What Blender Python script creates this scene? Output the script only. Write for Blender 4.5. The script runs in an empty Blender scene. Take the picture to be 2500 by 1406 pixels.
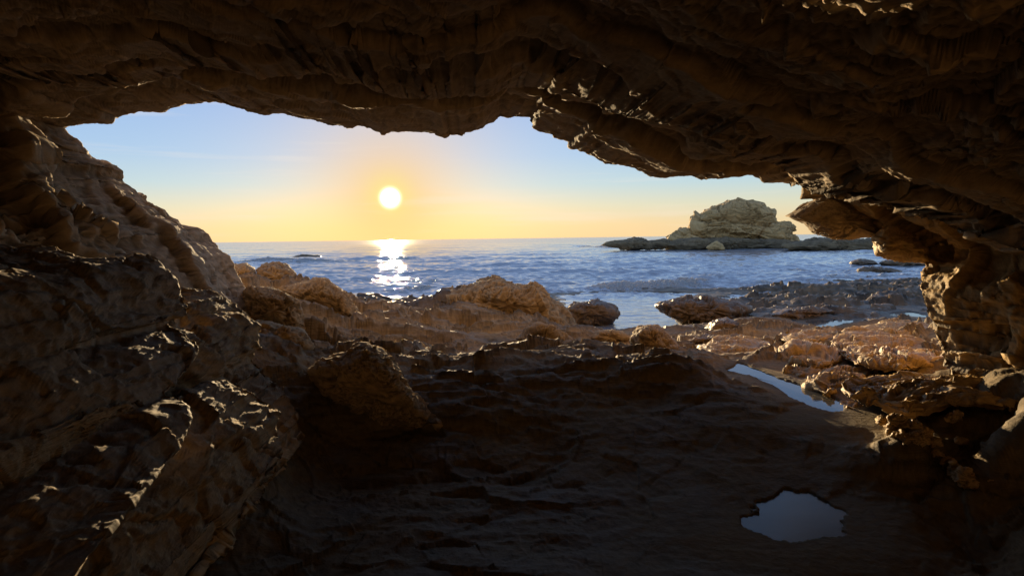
import bpy, math
import numpy as np
from mathutils import Matrix, Vector

# ------------------------------------------------------------------ basics
sc = bpy.context.scene
COL = sc.collection
CAM = np.array([0.0, 0.0, 2.4])
FPX = 1500.0
PITCH = math.atan(121 / FPX)
ROLL = -0.0136
F = np.array([0, math.cos(PITCH), -math.sin(PITCH)])
R0 = np.array([1.0, 0, 0])
U0 = np.cross(R0, F)
RT = R0 * math.cos(ROLL) + U0 * math.sin(ROLL)
UP = -R0 * math.sin(ROLL) + U0 * math.cos(ROLL)
SUN_EL = math.radians(3.8)
SUN_AZ = math.atan((958 - 1250) / FPX)          # measured from +Y towards +X
SUN = np.array([math.sin(SUN_AZ) * math.cos(SUN_EL), math.cos(SUN_AZ) * math.cos(SUN_EL), math.sin(SUN_EL)])

def ray(u, v):
    u = np.asarray(u, float); v = np.asarray(v, float)
    return F + RT * ((u - 1250) / FPX)[..., None] + UP * ((703 - v) / FPX)[..., None]
def at(u, v, d):
    return CAM + ray(u, v) * np.asarray(d, float)[..., None]
def atz(u, v, z):
    r = ray(u, v)
    return CAM + r * ((z - CAM[2]) / r[..., 2])[..., None]

def tag(o, label=None, cat=None, group=None, kind=None):
    if label: o['label'] = label
    if cat: o['category'] = cat
    if group: o['group'] = group
    if kind: o['kind'] = kind
    return o
def empty(name, loc=(0, 0, 0)):
    o = bpy.data.objects.new(name, None); COL.objects.link(o); o.location = [float(c) for c in loc]
    o.empty_display_size = 0.2
    return o
def mesh_obj(name, V, Q, mat, parent=None, attrs=None, origin=None):
    V = np.asarray(V, np.float32).reshape(-1, 3)
    Q = np.asarray(Q, np.int32)
    o_ = np.zeros(3, np.float32) if origin is None else np.asarray(origin, np.float32)
    me = bpy.data.meshes.new(name)
    me.vertices.add(len(V)); me.vertices.foreach_set('co', (V - o_).ravel())
    n = Q.shape[1]
    me.loops.add(Q.size); me.loops.foreach_set('vertex_index', Q.ravel())
    me.polygons.add(len(Q))
    me.polygons.foreach_set('loop_start', np.arange(len(Q), dtype=np.int32) * n)
    me.polygons.foreach_set('use_smooth', np.ones(len(Q), bool))
    me.update(calc_edges=True)
    if attrs:
        for k, a in attrs.items():
            at_ = me.attributes.new(k, 'FLOAT', 'POINT'); at_.data.foreach_set('value', np.asarray(a, np.float32).ravel())
    me.materials.append(mat)
    o = bpy.data.objects.new(name, me); COL.objects.link(o)
    if parent is not None:
        o.parent = parent
        o.location = Vector([float(c) for c in o_]) - parent.location
    else:
        o.location = [float(c) for c in o_]
    return o
def grid_quads(n, m, wrap=False, flip=False):
    i = np.arange(n if wrap else n - 1)[:, None]; j = np.arange(m - 1)[None, :]
    i2 = (i + 1) % n
    q = np.stack([i * m + j, i2 * m + j, i2 * m + j + 1, i * m + j + 1], -1).reshape(-1, 4)
    return q[:, ::-1] if flip else q
def grid_normals(P, wrap=False):
    if wrap:
        a = np.roll(P, -1, 0) - np.roll(P, 1, 0)
    else:
        a = np.gradient(P, axis=0)
    b = np.gradient(P, axis=1)
    n = np.cross(a, b)
    l = np.linalg.norm(n, axis=-1, keepdims=True); l[l < 1e-12] = 1
    return n / l

# ------------------------------------------------------------------ noise (numpy)
_rs = np.random.RandomState(11)
_perm = _rs.permutation(256).astype(np.int32); _perm = np.concatenate([_perm, _perm, _perm])
_g = _rs.normal(size=(256, 3)); _g /= np.linalg.norm(_g, axis=1, keepdims=True); _g = _g.astype(np.float32)
_h = _rs.rand(256, 6).astype(np.float32)
def _hash(ix, iy, iz):
    return _perm[_perm[_perm[ix & 255] + (iy & 255)] + (iz & 255)]
def perlin(P):
    P = np.asarray(P, np.float32); sh = P.shape[:-1]; P = P.reshape(-1, 3)
    I = np.floor(P).astype(np.int32); f = P - I
    w = f * f * f * (f * (f * 6 - 15) + 10)
    res = 0
    for dx in (0, 1):
        wx = w[:, 0] if dx else 1 - w[:, 0]
        for dy in (0, 1):
            wy = w[:, 1] if dy else 1 - w[:, 1]
            for dz in (0, 1):
                wz = w[:, 2] if dz else 1 - w[:, 2]
                g = _g[_hash(I[:, 0] + dx, I[:, 1] + dy, I[:, 2] + dz)]
                res = res + wx * wy * wz * (g[:, 0] * (f[:, 0] - dx) + g[:, 1] * (f[:, 1] - dy) + g[:, 2] * (f[:, 2] - dz))
    return (res * 1.6).reshape(sh)
def fbm(P, o=4, gain=0.5, lac=2.03):
    s = 0; a = 1.0; P = np.asarray(P, np.float32)
    for i in range(o):
        s = s + a * perlin(P); P = P * lac + 17.3; a *= gain
    return s
def ridged(P, o=4, gain=0.5, lac=2.1):
    s = 0; a = 1.0; P = np.asarray(P, np.float32)
    for i in range(o):
        n = 1 - np.abs(perlin(P)) * 1.6
        s = s + a * n * n; P = P * lac + 9.1; a *= gain
    return s - 0.75
def facets(P, jitter=0.9):
    """blocky fracture: every voronoi cell is a tilted plane of its own"""
    P = np.asarray(P, np.float32); sh = P.shape[:-1]; P = P.reshape(-1, 3)
    I = np.floor(P).astype(np.int32)
    best = np.full(len(P), 1e9, np.float32); val = np.zeros(len(P), np.float32)
    for dx in (-1, 0, 1):
        for dy in (-1, 0, 1):
            for dz in (-1, 0, 1):
                c = I + np.array([dx, dy, dz], np.int32)
                h = _h[_hash(c[:, 0], c[:, 1], c[:, 2])]
                ctr = c + 0.5 + (h[:, :3] - 0.5) * jitter
                d = P - ctr
                d2 = (d * d).sum(1)
                v = ((h[:, 3:6] - 0.5) * d).sum(1) * 2.0 + (h[:, 0] - 0.5) * 0.6
                m = d2 < best
                best[m] = d2[m]; val[m] = v[m]
    return val.reshape(sh)
def sstep(a, b, x):
    t = np.clip((x - a) / (b - a), 0, 1); return t * t * (3 - 2 * t)
BED = np.array([0.16, -0.10, 1.0]); BED = BED / np.linalg.norm(BED)
def strata(P, thick=0.25, warp=0.35, sharp=0.3):
    """layered ledges, in -0.5..0.5, along the bedding direction"""
    s = (P @ BED) / thick + warp / thick * 0.6 * fbm(P * 0.55, 3) + 0.5 * perlin(P * 2.3)
    k = np.floor(s).astype(np.int32); f = s - k
    a = _h[_perm[k & 255], 0]; b = _h[_perm[(k + 1) & 255], 0]
    w = sstep(1 - sharp, 1.0, f)
    return a * (1 - w) + b * w - 0.5 + 0.25 * (f - 0.5)
def rough(P, k=1.0, lowA=0.35, facA=0.3, strA=0.22, fineA=0.05, off=0.0, thick=0.25, an=(1.0, 1.0, 1.0)):
    """rock displacement in metres; k = feature size"""
    Q = P / k * np.array(an) + off
    d = lowA * fbm(Q * 0.55, 3)
    if facA:
        W = Q + 0.25 * np.stack([fbm(Q * 1.1 + 5, 2), fbm(Q * 1.1 + 31, 2), fbm(Q * 1.1 + 57, 2)], -1)
        d = d + facA * (facets(W * 1.15 * np.array([1, 1, 1.5])) + 0.45 * facets(W * 3.1 * np.array([1, 1, 1.7]) + 7.7))
    if strA:
        d = d + strA * (strata(Q, thick) + 0.4 * strata(Q + 3.3, thick * 0.35))
    d = d + fineA * (ridged(Q * 5.0, 4) + fbm(Q * 11.0, 3))
    return d * k

# ------------------------------------------------------------------ materials
def nodes_of(m):
    m.use_nodes = True; nt = m.node_tree; nt.nodes.clear(); return nt, nt.nodes, nt.links
def rock_mat(name, dark, mid, light, scale=1.0, bump=0.5, rough_=0.85, wet=0.0, spec=0.35):
    m = bpy.data.materials.new(name); nt, N, L = nodes_of(m)
    out = N.new('ShaderNodeOutputMaterial'); b = N.new('ShaderNodeBsdfPrincipled'); L.new(b.outputs[0], out.inputs[0])
    geo = N.new('ShaderNodeNewGeometry')
    def noise(s, det, dist=0.0, stretch=None):
        n = N.new('ShaderNodeTexNoise'); n.inputs['Scale'].default_value = s; n.inputs['Detail'].default_value = det
        n.inputs['Roughness'].default_value = 0.62; n.inputs['Distortion'].default_value = dist
        if stretch:
            mp = N.new('ShaderNodeMapping'); mp.inputs['Scale'].default_value = stretch; mp.inputs['Rotation'].default_value = (0.1, 0.16, 0)
            L.new(geo.outputs['Position'], mp.inputs[0]); L.new(mp.outputs[0], n.inputs['Vector'])
        else:
            L.new(geo.outputs['Position'], n.inputs['Vector'])
        return n
    big = noise(0.9 * scale, 6, 0.3); band = noise(1.6 * scale, 7, 0.6, (0.5, 0.5, 4.5)); fine = noise(14 * scale, 8)
    r = N.new('ShaderNodeValToRGB')
    r.color_ramp.elements[0].position = 0.30; r.color_ramp.elements[0].color = (*dark, 1)
    r.color_ramp.elements[1].position = 0.72; r.color_ramp.elements[1].color = (*light, 1)
    e = r.color_ramp.elements.new(0.5); e.color = (*mid, 1)
    mx = N.new('ShaderNodeMix'); mx.data_type = 'FLOAT'; mx.inputs[0].default_value = 0.5
    L.new(big.outputs[0], mx.inputs[2]); L.new(band.outputs[0], mx.inputs[3]); 
    mx2 = N.new('ShaderNodeMix'); mx2.data_type = 'FLOAT'; mx2.inputs[0].default_value = 0.35
    L.new(mx.outputs[0], mx2.inputs[2]); L.new(fine.outputs[0], mx2.inputs[3]); L.new(mx2.outputs[0], r.inputs[0])
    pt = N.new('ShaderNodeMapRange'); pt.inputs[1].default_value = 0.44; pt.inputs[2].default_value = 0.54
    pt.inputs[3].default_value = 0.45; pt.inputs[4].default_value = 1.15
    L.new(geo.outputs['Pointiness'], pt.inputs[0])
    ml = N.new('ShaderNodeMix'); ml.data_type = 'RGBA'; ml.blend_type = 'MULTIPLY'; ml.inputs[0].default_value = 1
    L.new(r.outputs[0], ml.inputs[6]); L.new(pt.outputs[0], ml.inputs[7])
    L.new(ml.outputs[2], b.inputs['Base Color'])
    rr = N.new('ShaderNodeMapRange'); rr.inputs[1].default_value = 0.35; rr.inputs[2].default_value = 0.65
    rr.inputs[3].default_value = rough_ - 0.12 - wet; rr.inputs[4].default_value = min(1, rough_ + 0.1)
    L.new(big.outputs[0], rr.inputs[0]); L.new(rr.outputs[0], b.inputs['Roughness'])
    b.inputs['Specular IOR Level'].default_value = spec
    ad = N.new('ShaderNodeMath'); ad.operation = 'MULTIPLY_ADD'; ad.inputs[1].default_value = 0.35
    L.new(fine.outputs[0], ad.inputs[0]); L.new(band.outputs[0], ad.inputs[2])
    bp = N.new('ShaderNodeBump'); bp.inputs['Strength'].default_value = bump; bp.inputs['Distance'].default_value = 0.06 / scale
    L.new(ad.outputs[0], bp.inputs['Height']); L.new(bp.outputs[0], b.inputs['Normal'])
    return m
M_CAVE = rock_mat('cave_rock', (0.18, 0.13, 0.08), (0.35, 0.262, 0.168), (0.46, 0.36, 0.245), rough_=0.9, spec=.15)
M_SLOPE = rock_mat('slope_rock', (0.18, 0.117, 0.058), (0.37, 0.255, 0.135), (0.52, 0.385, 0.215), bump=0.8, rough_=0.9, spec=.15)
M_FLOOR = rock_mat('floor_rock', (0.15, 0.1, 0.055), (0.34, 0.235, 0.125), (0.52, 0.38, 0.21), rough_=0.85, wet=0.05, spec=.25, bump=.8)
M_SUNNY = rock_mat('sunlit_ochre_rock', (0.2, 0.12, 0.05), (0.45, 0.295, 0.125), (0.68, 0.48, 0.23), rough_=0.65, spec=.5, bump=.8)  # ochre with sunlight put into the colour: albedo raised for lit rocks
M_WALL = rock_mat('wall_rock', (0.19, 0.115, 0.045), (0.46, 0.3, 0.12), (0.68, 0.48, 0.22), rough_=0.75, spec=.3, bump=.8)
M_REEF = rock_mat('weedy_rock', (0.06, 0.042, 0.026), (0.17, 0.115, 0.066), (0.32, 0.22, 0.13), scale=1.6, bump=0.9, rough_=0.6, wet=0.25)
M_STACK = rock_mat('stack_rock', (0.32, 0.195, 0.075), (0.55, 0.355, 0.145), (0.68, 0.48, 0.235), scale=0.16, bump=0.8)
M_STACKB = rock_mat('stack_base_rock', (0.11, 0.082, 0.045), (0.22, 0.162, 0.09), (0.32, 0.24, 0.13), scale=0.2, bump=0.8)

def water_mat(name, base, rough0, bumps, foam=False):
    m = bpy.data.materials.new(name); nt, N, L = nodes_of(m)
    out = N.new('ShaderNodeOutputMaterial'); b = N.new('ShaderNodeBsdfPrincipled')
    b.inputs['Base Color'].default_value = (*base, 1); b.inputs['IOR'].default_value = 1.5 if foam else 1.33
    b.inputs['Roughness'].default_value = rough0
    geo = N.new('ShaderNodeNewGeometry')
    prev = None
    for sc_, st, dist in bumps:
        mp = N.new('ShaderNodeMapping'); mp.inputs['Scale'].default_value = (0.55, 1.0, 1.0)
        L.new(geo.outputs['Position'], mp.inputs[0])
        n = N.new('ShaderNodeTexNoise'); n.inputs['Scale'].default_value = sc_; n.inputs['Detail'].default_value = 4
        L.new(mp.outputs[0], n.inputs['Vector'])
        bp = N.new('ShaderNodeBump'); bp.inputs['Strength'].default_value = st; bp.inputs['Distance'].default_value = dist
        L.new(n.outputs[0], bp.inputs['Height'])
        if prev: L.new(prev.outputs[0], bp.inputs['Normal'])
        prev = bp
    L.new(prev.outputs[0], b.inputs['Normal'])
    if foam:
        d = N.new('ShaderNodeVectorMath'); d.operation = 'LENGTH'; L.new(geo.outputs['Position'], d.inputs[0])
        mr = N.new('ShaderNodeMapRange'); mr.inputs[1].default_value = 15; mr.inputs[2].default_value = 400
        mr.inputs[3].default_value = rough0; mr.inputs[4].default_value = 0.16
        L.new(d.outputs['Value'], mr.inputs[0]); L.new(mr.outputs[0], b.inputs['Roughness'])
        fb = N.new('ShaderNodeBsdfPrincipled'); fb.inputs['Base Color'].default_value = (0.88, 0.87, 0.84, 1); fb.inputs['Roughness'].default_value = 0.7
        fn = N.new('ShaderNodeTexNoise'); fn.inputs['Scale'].default_value = 7; fn.inputs['Detail'].default_value = 6; L.new(geo.outputs['Position'], fn.inputs['Vector'])
        fbp = N.new('ShaderNodeBump'); fbp.inputs['Strength'].default_value = 1.0; fbp.inputs['Distance'].default_value = 0.35
        L.new(fn.outputs[0], fbp.inputs['Height']); L.new(fbp.outputs[0], fb.inputs['Normal'])
        tr = N.new('ShaderNodeBsdfTranslucent'); L.new(fbp.outputs[0], tr.inputs['Normal']); tr.inputs[0].default_value = (0.9, 0.86, 0.76, 1)
        fm = N.new('ShaderNodeMixShader'); fm.inputs[0].default_value = 0.45
        L.new(fb.outputs[0], fm.inputs[1]); L.new(tr.outputs[0], fm.inputs[2])
        a = N.new('ShaderNodeAttribute'); a.attribute_name = 'foam'
        n = N.new('ShaderNodeTexNoise'); n.inputs['Scale'].default_value = 6; n.inputs['Detail'].default_value = 8; n.inputs['Roughness'].default_value = 0.75
        L.new(geo.outputs['Position'], n.inputs['Vector'])
        ad = N.new('ShaderNodeMath'); ad.operation = 'ADD'; L.new(a.outputs['Fac'], ad.inputs[0]); L.new(n.outputs[0], ad.inputs[1])
        mr2 = N.new('ShaderNodeMapRange'); mr2.inputs[1].default_value = 0.90; mr2.inputs[2].default_value = 1.12
        L.new(ad.outputs[0], mr2.inputs[0])
        ms = N.new('ShaderNodeMixShader'); L.new(mr2.outputs[0], ms.inputs[0]); L.new(b.outputs[0], ms.inputs[1]); L.new(fm.outputs[0], ms.inputs[2])
        L.new(ms.outputs[0], out.inputs[0])
    else:
        L.new(b.outputs[0], out.inputs[0])
    return m
M_SEA = water_mat('sea_water', (0.34, 0.365, 0.40), 0.06, [(2.2, 0.30, 0.16), (8.0, 0.22, 0.035)], foam=True)
M_POOL = water_mat('pool_water', (0.11, 0.11, 0.10), 0.06, [(5.0, 0.06, 0.02), (22.0, 0.06, 0.008)])

M_PUDDLE = water_mat('puddle_water', (0.08, 0.08, 0.07), 0.26, [(5.0, 0.05, 0.02), (22.0, 0.06, 0.008)])

# ------------------------------------------------------------------ cave shell
C_AX = ray(1150, 600); C_AX = C_AX / np.linalg.norm(C_AX)
E1 = np.cross(C_AX, [0, 0, 1.0]); E1 /= np.linalg.norm(E1)      # to the right
E2 = np.cross(E1, C_AX)                                        # up
def gsmooth(a, s):
    n = int(3 * s); k = np.exp(-0.5 * (np.arange(-n, n + 1) / s) ** 2); k /= k.sum()
    return np.convolve(np.pad(a, n, mode='edge'), k, mode='valid')
def shell(contour, nt, n_in, lip_h, th_end=178, k=1.0, off=0.0, grow=0.18, lipA=0.35, amp=1.0, sm=30, flare=None, under=None, dj=0.0, ring=0.0, colamp=None):
    c = np.array(contour, float)
    L = np.concatenate([[0], np.cumsum(np.hypot(np.diff(c[:, 0]), np.diff(c[:, 1])))])
    t = np.linspace(0, L[-1], nt)
    u = np.interp(t, L, c[:, 0]); v = np.interp(t, L, c[:, 1]); d = gsmooth(np.interp(t, L, c[:, 2]), 12)
    if under is not None:      # stay in front of the slab further out
        q = under.reshape(-1, 3) - CAM; dp = q @ F; ok = dp > 0.5; q = q[ok]; dp = dp[ok]
        qu = 1250 + FPX * (q @ RT) / dp; qv = 703 - FPX * (q @ UP) / dp
        for i in range(nt):
            m = (qu - u[i]) ** 2 + (qv - v[i]) ** 2
            k_ = np.argsort(m)[:3]
            if m[k_[0]] < 900: d[i] = min(d[i], dp[k_].min() - 0.30)
        d = gsmooth(d, 14)
    D = ray(u, v); r = np.linalg.norm(D, axis=1) * d; D = D / np.linalg.norm(D, axis=1, keepdims=True)
    th = np.arccos(np.clip(D @ C_AX, -1, 1)); ph = np.unwrap(np.arctan2(D @ E2, D @ E1))
    phs = gsmooth(ph, sm); rho = r * np.sin(th); rhos = gsmooth(rho, sm * 1.2)
    nv = int(n_in * 0.82)
    w = np.concatenate([0.25 * np.linspace(0, 1, nv, endpoint=False) ** 1.25, np.linspace(0.25, 1, n_in - nv) ])
    the = math.radians(th_end)
    TH = th[:, None] + (the - th[:, None]) * w[None, :]
    dth = TH - th[:, None]
    b = sstep(0.0, 0.5, dth)
    PH = ph[:, None] * (1 - b) + phs[:, None] * b
    RHO = (rho[:, None] * (1 - b) + rhos[:, None] * b) * (1 + grow * sstep(0, 1.2, dth) + (0 if flare is None else flare[:, None] * sstep(0.03, 0.35, dth)))
    Rr = RHO / np.maximum(np.sin(TH), 0.02)
    Rr = np.where(TH > math.pi / 2, np.minimum(Rr, 6.5), Rr)
    if dj:                      # ragged broken edge, only at the lip itself
        tt = np.stack([t / 45.0, t * 0 + off, t * 0], -1); jj = dj * (np.clip(fbm(tt, 3), -1, 1) + 1.2 * facets(tt * 0.8))
        Rr = Rr + jj[:, None] * np.exp(-(dth / 0.05) ** 2)
    rad = np.cos(PH)[..., None] * E1 + np.sin(PH)[..., None] * E2
    inner = CAM + Rr[..., None] * (np.cos(TH)[..., None] * C_AX + np.sin(TH)[..., None] * rad)
    # rounded lip and outer cliff face
    e = np.array([9.0, 6.0, 4.0, 2.6, 1.7, 1.1, 0.7, 0.42, 0.24, 0.12, 0.05, 0.015]) * lip_h
    f = np.array([3.0, 2.2, 1.7, 1.35, 1.1, 0.9, 0.7, 0.5, 0.34, 0.2, 0.1, 0.03]) * lip_h
    e = np.interp(np.linspace(0, 11, 40), np.arange(12), e); f = np.interp(np.linspace(0, 11, 40), np.arange(12), f)
    rl = rad[:, :1, :]
    outer = inner[:, :1, :] + C_AX * f[None, :, None] + rl * (f[None, :, None] * np.tan(th)[:, None, None] + e[None, :, None])
    P = np.concatenate([outer, inner], 1)
    n = grid_normals(P)
    # orient towards the cave axis for the inner part
    s = np.sign(((P[:, 60] - CAM) * n[:, 60]).sum(-1).mean())
    n = -n * s
    amp_ = np.concatenate([np.full((nt, 40), lipA), lipA + (1 - lipA) * sstep(0.02, 0.35, dth)], 1) * amp
    dist = np.linalg.norm(P - CAM, axis=-1)
    disp = rough(P, k, off=off) * amp_ * np.clip(dist / 6.0, 0.35, 1.3)
    q = (P @ C_AX) / 0.55 + 1.1 * fbm(P * 0.6 + off, 3) + 0.35 * fbm(P * 2.1 + off, 2)
    kq = np.floor(q).astype(np.int32); fq = q - kq
    ha = _h[_perm[kq & 255], 1]; hb_ = _h[_perm[(kq + 1) & 255], 1]; wq = sstep(0.78, 1.0, fq)
    disp = disp + ring * (ha * (1 - wq) + hb_ * wq - 0.5) * np.concatenate([np.zeros((nt, 40)), sstep(0.01, 0.06, dth)], 1)
    if colamp is not None: disp = disp * colamp[:, None]
    P = P + n * disp[..., None]
    return P, s, inner

X1 = [(760, 1000, 9.0), (680, 860, 9.2), (625, 740, 9.4), (590, 690, 9.5), (570, 650, 9.5), (555, 625, 9.4), (520, 590, 9.2), (513, 570, 9.2), (490, 555, 9.1), (450, 548, 9.0),
      (440, 535, 9), (420, 530, 8.9), (405, 515, 8.8), (375, 505, 8.7), (350, 480, 8.6), (335, 465, 8.5), (320, 455, 8.4), (300, 440, 8.3), (303, 420, 8.2),
      (290, 408, 8.2), (252, 402, 8), (235, 390, 7.9), (215, 375, 7.8), (200, 360, 7.7), (180, 340, 7.6), (165, 325, 7.5), (150, 312, 7.5), (200, 297, 7.6), (240, 296, 7.7), (272, 300, 7.7),
      (280, 288, 7.7), (310, 275, 7.8), (340, 270, 7.8), (400, 272, 7.9), (415, 262, 7.9), (450, 248, 8), (490, 247, 8), (527, 241, 8), (560, 252, 8.1), (600, 268, 8.1), (640, 278, 8.2),
      (670, 275, 8.2), (700, 278, 8.2), (750, 290, 8.2), (800, 300, 8.3), (850, 308, 8.3), (880, 305, 8.3), (935, 327, 8.3), (970, 325, 8.3), (1020, 321, 8.3), (1060, 325, 8.3), (1088, 338, 8.3),
      (1100, 330, 8.3), (1140, 328, 8.2), (1180, 320, 8.2), (1200, 300, 8.2), (1220, 280, 8.1), (1240, 287, 8.1), (1275, 292, 8), (1292, 289, 8), (1297, 315, 7.9), (1330, 330, 7.9), (1388, 345, 7.9),
      (1392, 360, 7.9), (1430, 375, 7.9), (1470, 395, 7.9), (1510, 405, 7.9), (1550, 415, 7.9), (1585, 434, 7.9), (1640, 433, 7.9), (1690, 431, 7.9), (1710, 440, 7.9), (1760, 432, 7.9), (1815, 420, 7.9),
      (1840, 425, 7.9), (1865, 450, 7.8), (1900, 453, 7.8), (1940, 450, 7.7), (1960, 462, 7.7), (1975, 482, 7.7), (2010, 500, 7.6), (2080, 540, 7.4), (2150, 570, 7.2), (2220, 600, 7), (2255, 625, 6.8), (2262, 650, 6.7),
      (2250, 680, 6.6), (2247, 715, 6.5), (2258, 750, 6.5), (2275, 790, 6.4), (2282, 850, 6.3), (2312, 905, 6.2), (2350, 960, 6.1), (2380, 1040, 6.0), (2390, 1150, 5.9)]
X2 = [(-420, 420, 5.2), (-250, 260, 5.4), (-100, 190, 5.7), (40, 190, 6), (120, 200, 6.2), (200, 213, 6.3), (300, 213, 6.4), (340, 203, 6.4), (380, 192, 6.5), (430, 182, 6.5), (480, 165, 6.6), (530, 166, 6.6), (600, 180, 6.6),
      (640, 190, 6.7), (720, 183, 6.7), (800, 175, 6.7), (830, 185, 6.7), (880, 205, 6.8), (930, 228, 6.8), (980, 237, 6.8), (1060, 240, 6.8), (1150, 228, 6.8), (1200, 233, 6.8), (1230, 215, 6.7), (1290, 208, 6.7),
      (1340, 220, 6.7), (1420, 243, 6.6), (1450, 255, 6.6), (1490, 282, 6.6), (1560, 292, 6.5), (1640, 305, 6.5), (1705, 327, 6.5), (1740, 345, 6.5), (1790, 375, 6.5), (1815, 390, 6.5), (1850, 392, 6.4),
      (1905, 405, 6.4), (1925, 422, 6.4), (1950, 455, 6.3), (1975, 470, 6.3), (2020, 477, 6.2), (2100, 488, 6.1), (2140, 500, 6.0), (2200, 520, 5.9), (2250, 526, 5.8), (2290, 537, 5.7), (2330, 562, 5.6), (2400, 592, 5.4),
      (2480, 622, 5.2), (2600, 680, 5.0), (2800, 780, 4.8), (3100, 950, 4.6)]
cave = empty('sea_cave', (0, 8, 0))
tag(cave, 'dark jagged cave of brown rock framing the sea and the low sun', 'cave')
cc = np.array(X1, float); Lx = np.concatenate([[0], np.cumsum(np.hypot(np.diff(cc[:, 0]), np.diff(cc[:, 1])))])
def t_of(u, v): return int(round(Lx[np.argmin(np.hypot(cc[:, 0] - u, cc[:, 1] - v))] / Lx[-1] * 899))
ia, ib = t_of(150, 312), t_of(2010, 500)
flare_ = gsmooth(np.where(np.arange(900) > t_of(2222, 600), 0.21, 0.0), 12)
P1, s1, in1 = shell(X1, 900, 330, 0.55, k=0.75, off=3.0, lipA=0.16, amp=0.75, sm=26, flare=flare_, dj=0.08, ring=0.30, colamp=1 + 0.7 * flare_ / 0.21)
P2, s2, _ = shell(X2, 1300, 320, 0.16, k=0.8, off=21.0, lipA=0.14, amp=0.8, sm=30, grow=0.1, under=in1[::2, :250:2], dj=0.20, ring=0.34)
XB = [(200, 700, 6.2), (380, 706, 6.2), (465, 712, 6.2), (490, 713, 6.2), (522, 721, 6.15), (560, 735, 6.1), (582, 757, 6.0), (602, 768, 6.0), (617, 785, 5.9), (627, 812, 5.8), (634, 845, 5.6), (622, 875, 5.5), (645, 905, 5.4), (692, 950, 5.2), (732, 1010, 5.0),
      (750, 1055, 4.9), (735, 1090, 4.8), (712, 1080, 4.75), (703, 1115, 4.6), (690, 1180, 4.4), (640, 1280, 4.2), (560, 1420, 3.9), (480, 1600, 3.6)]
XC = [(200, 1010, 4.6), (330, 985, 4.6), (400, 975, 4.6), (455, 966, 4.6), (500, 945, 4.6), (542, 934, 4.6), (592, 945, 4.6), (632, 965, 4.55), (662, 985, 4.5), (680, 1008, 4.5), (677, 1050, 4.4), (694, 1095, 4.3), (675, 1140, 4.2), (600, 1250, 4.0), (480, 1400, 3.6), (400, 1550, 3.3)]
XA = [(-300, 560, 4.2), (-100, 590, 4.4), (60, 620, 4.6), (200, 632, 4.8), (290, 642, 5.0), (330, 639, 5.0), (372, 648, 5.0), (402, 665, 5.0), (432, 690, 5.0), (452, 720, 5.0), (463, 748, 5.0), (452, 775, 4.9), (415, 785, 4.85), (436, 796, 4.8), (457, 815, 4.8), (482, 835, 4.8), (484, 865, 4.7),
      (466, 900, 4.6), (430, 935, 4.5), (405, 962, 4.45), (432, 973, 4.4), (453, 988, 4.4), (463, 1020, 4.3), (455, 1055, 4.2), (420, 1110, 4.1), (340, 1210, 3.8), (220, 1350, 3.3), (100, 1550, 2.9)]
P3, _, in3 = shell(XB, 460, 240, 0.22, k=0.55, off=41.0, lipA=0.5, amp=0.62, sm=24, grow=0.05, under=in1[::2, :270:2], dj=0.1, ring=0.14)
P4, _, in4 = shell(XC, 340, 220, 0.16, k=0.5, off=55.0, lipA=0.5, amp=0.62, sm=24, grow=0.03, under=in3[:, :190], dj=0.08)
P5, _, in5 = shell(XA, 520, 260, 0.18, k=0.55, off=63.0, lipA=0.5, amp=0.58, sm=24, grow=0.03, under=np.concatenate([in1[::2, :270:2].reshape(-1, 3), in3[:, :190].reshape(-1, 3), in4[:, :180].reshape(-1, 3)]))
def part(P, a, b, name, mat):
    Q = P[a:b + 1]
    return mesh_obj(name, Q, grid_quads(Q.shape[0], Q.shape[1]), mat, cave)
# split of the outer shell: left wall, brow over the mouth, right wall
part(P1, 0, ia, 'side_wall', M_CAVE)['label'] = 'dark left wall of the cave sloping down to the rocks'
part(P1, ia, ib, 'brow', M_CAVE)
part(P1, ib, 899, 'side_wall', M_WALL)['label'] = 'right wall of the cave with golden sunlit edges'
part(P2, 0, len(P2) - 1, 'roof', M_CAVE)
part(P3, 0, len(P3) - 1, 'buttress', M_SLOPE)['label'] = 'stepped rock buttress at left ending in a tilted slab'
part(P4, 0, len(P4) - 1, 'buttress', M_SLOPE)['label'] = 'low dark block of the left wall with lit top edges'
part(P5, 0, len(P5) - 1, 'buttress', M_CAVE)['label'] = 'large dark bulge of the left wall with an arched rim of light'

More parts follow.
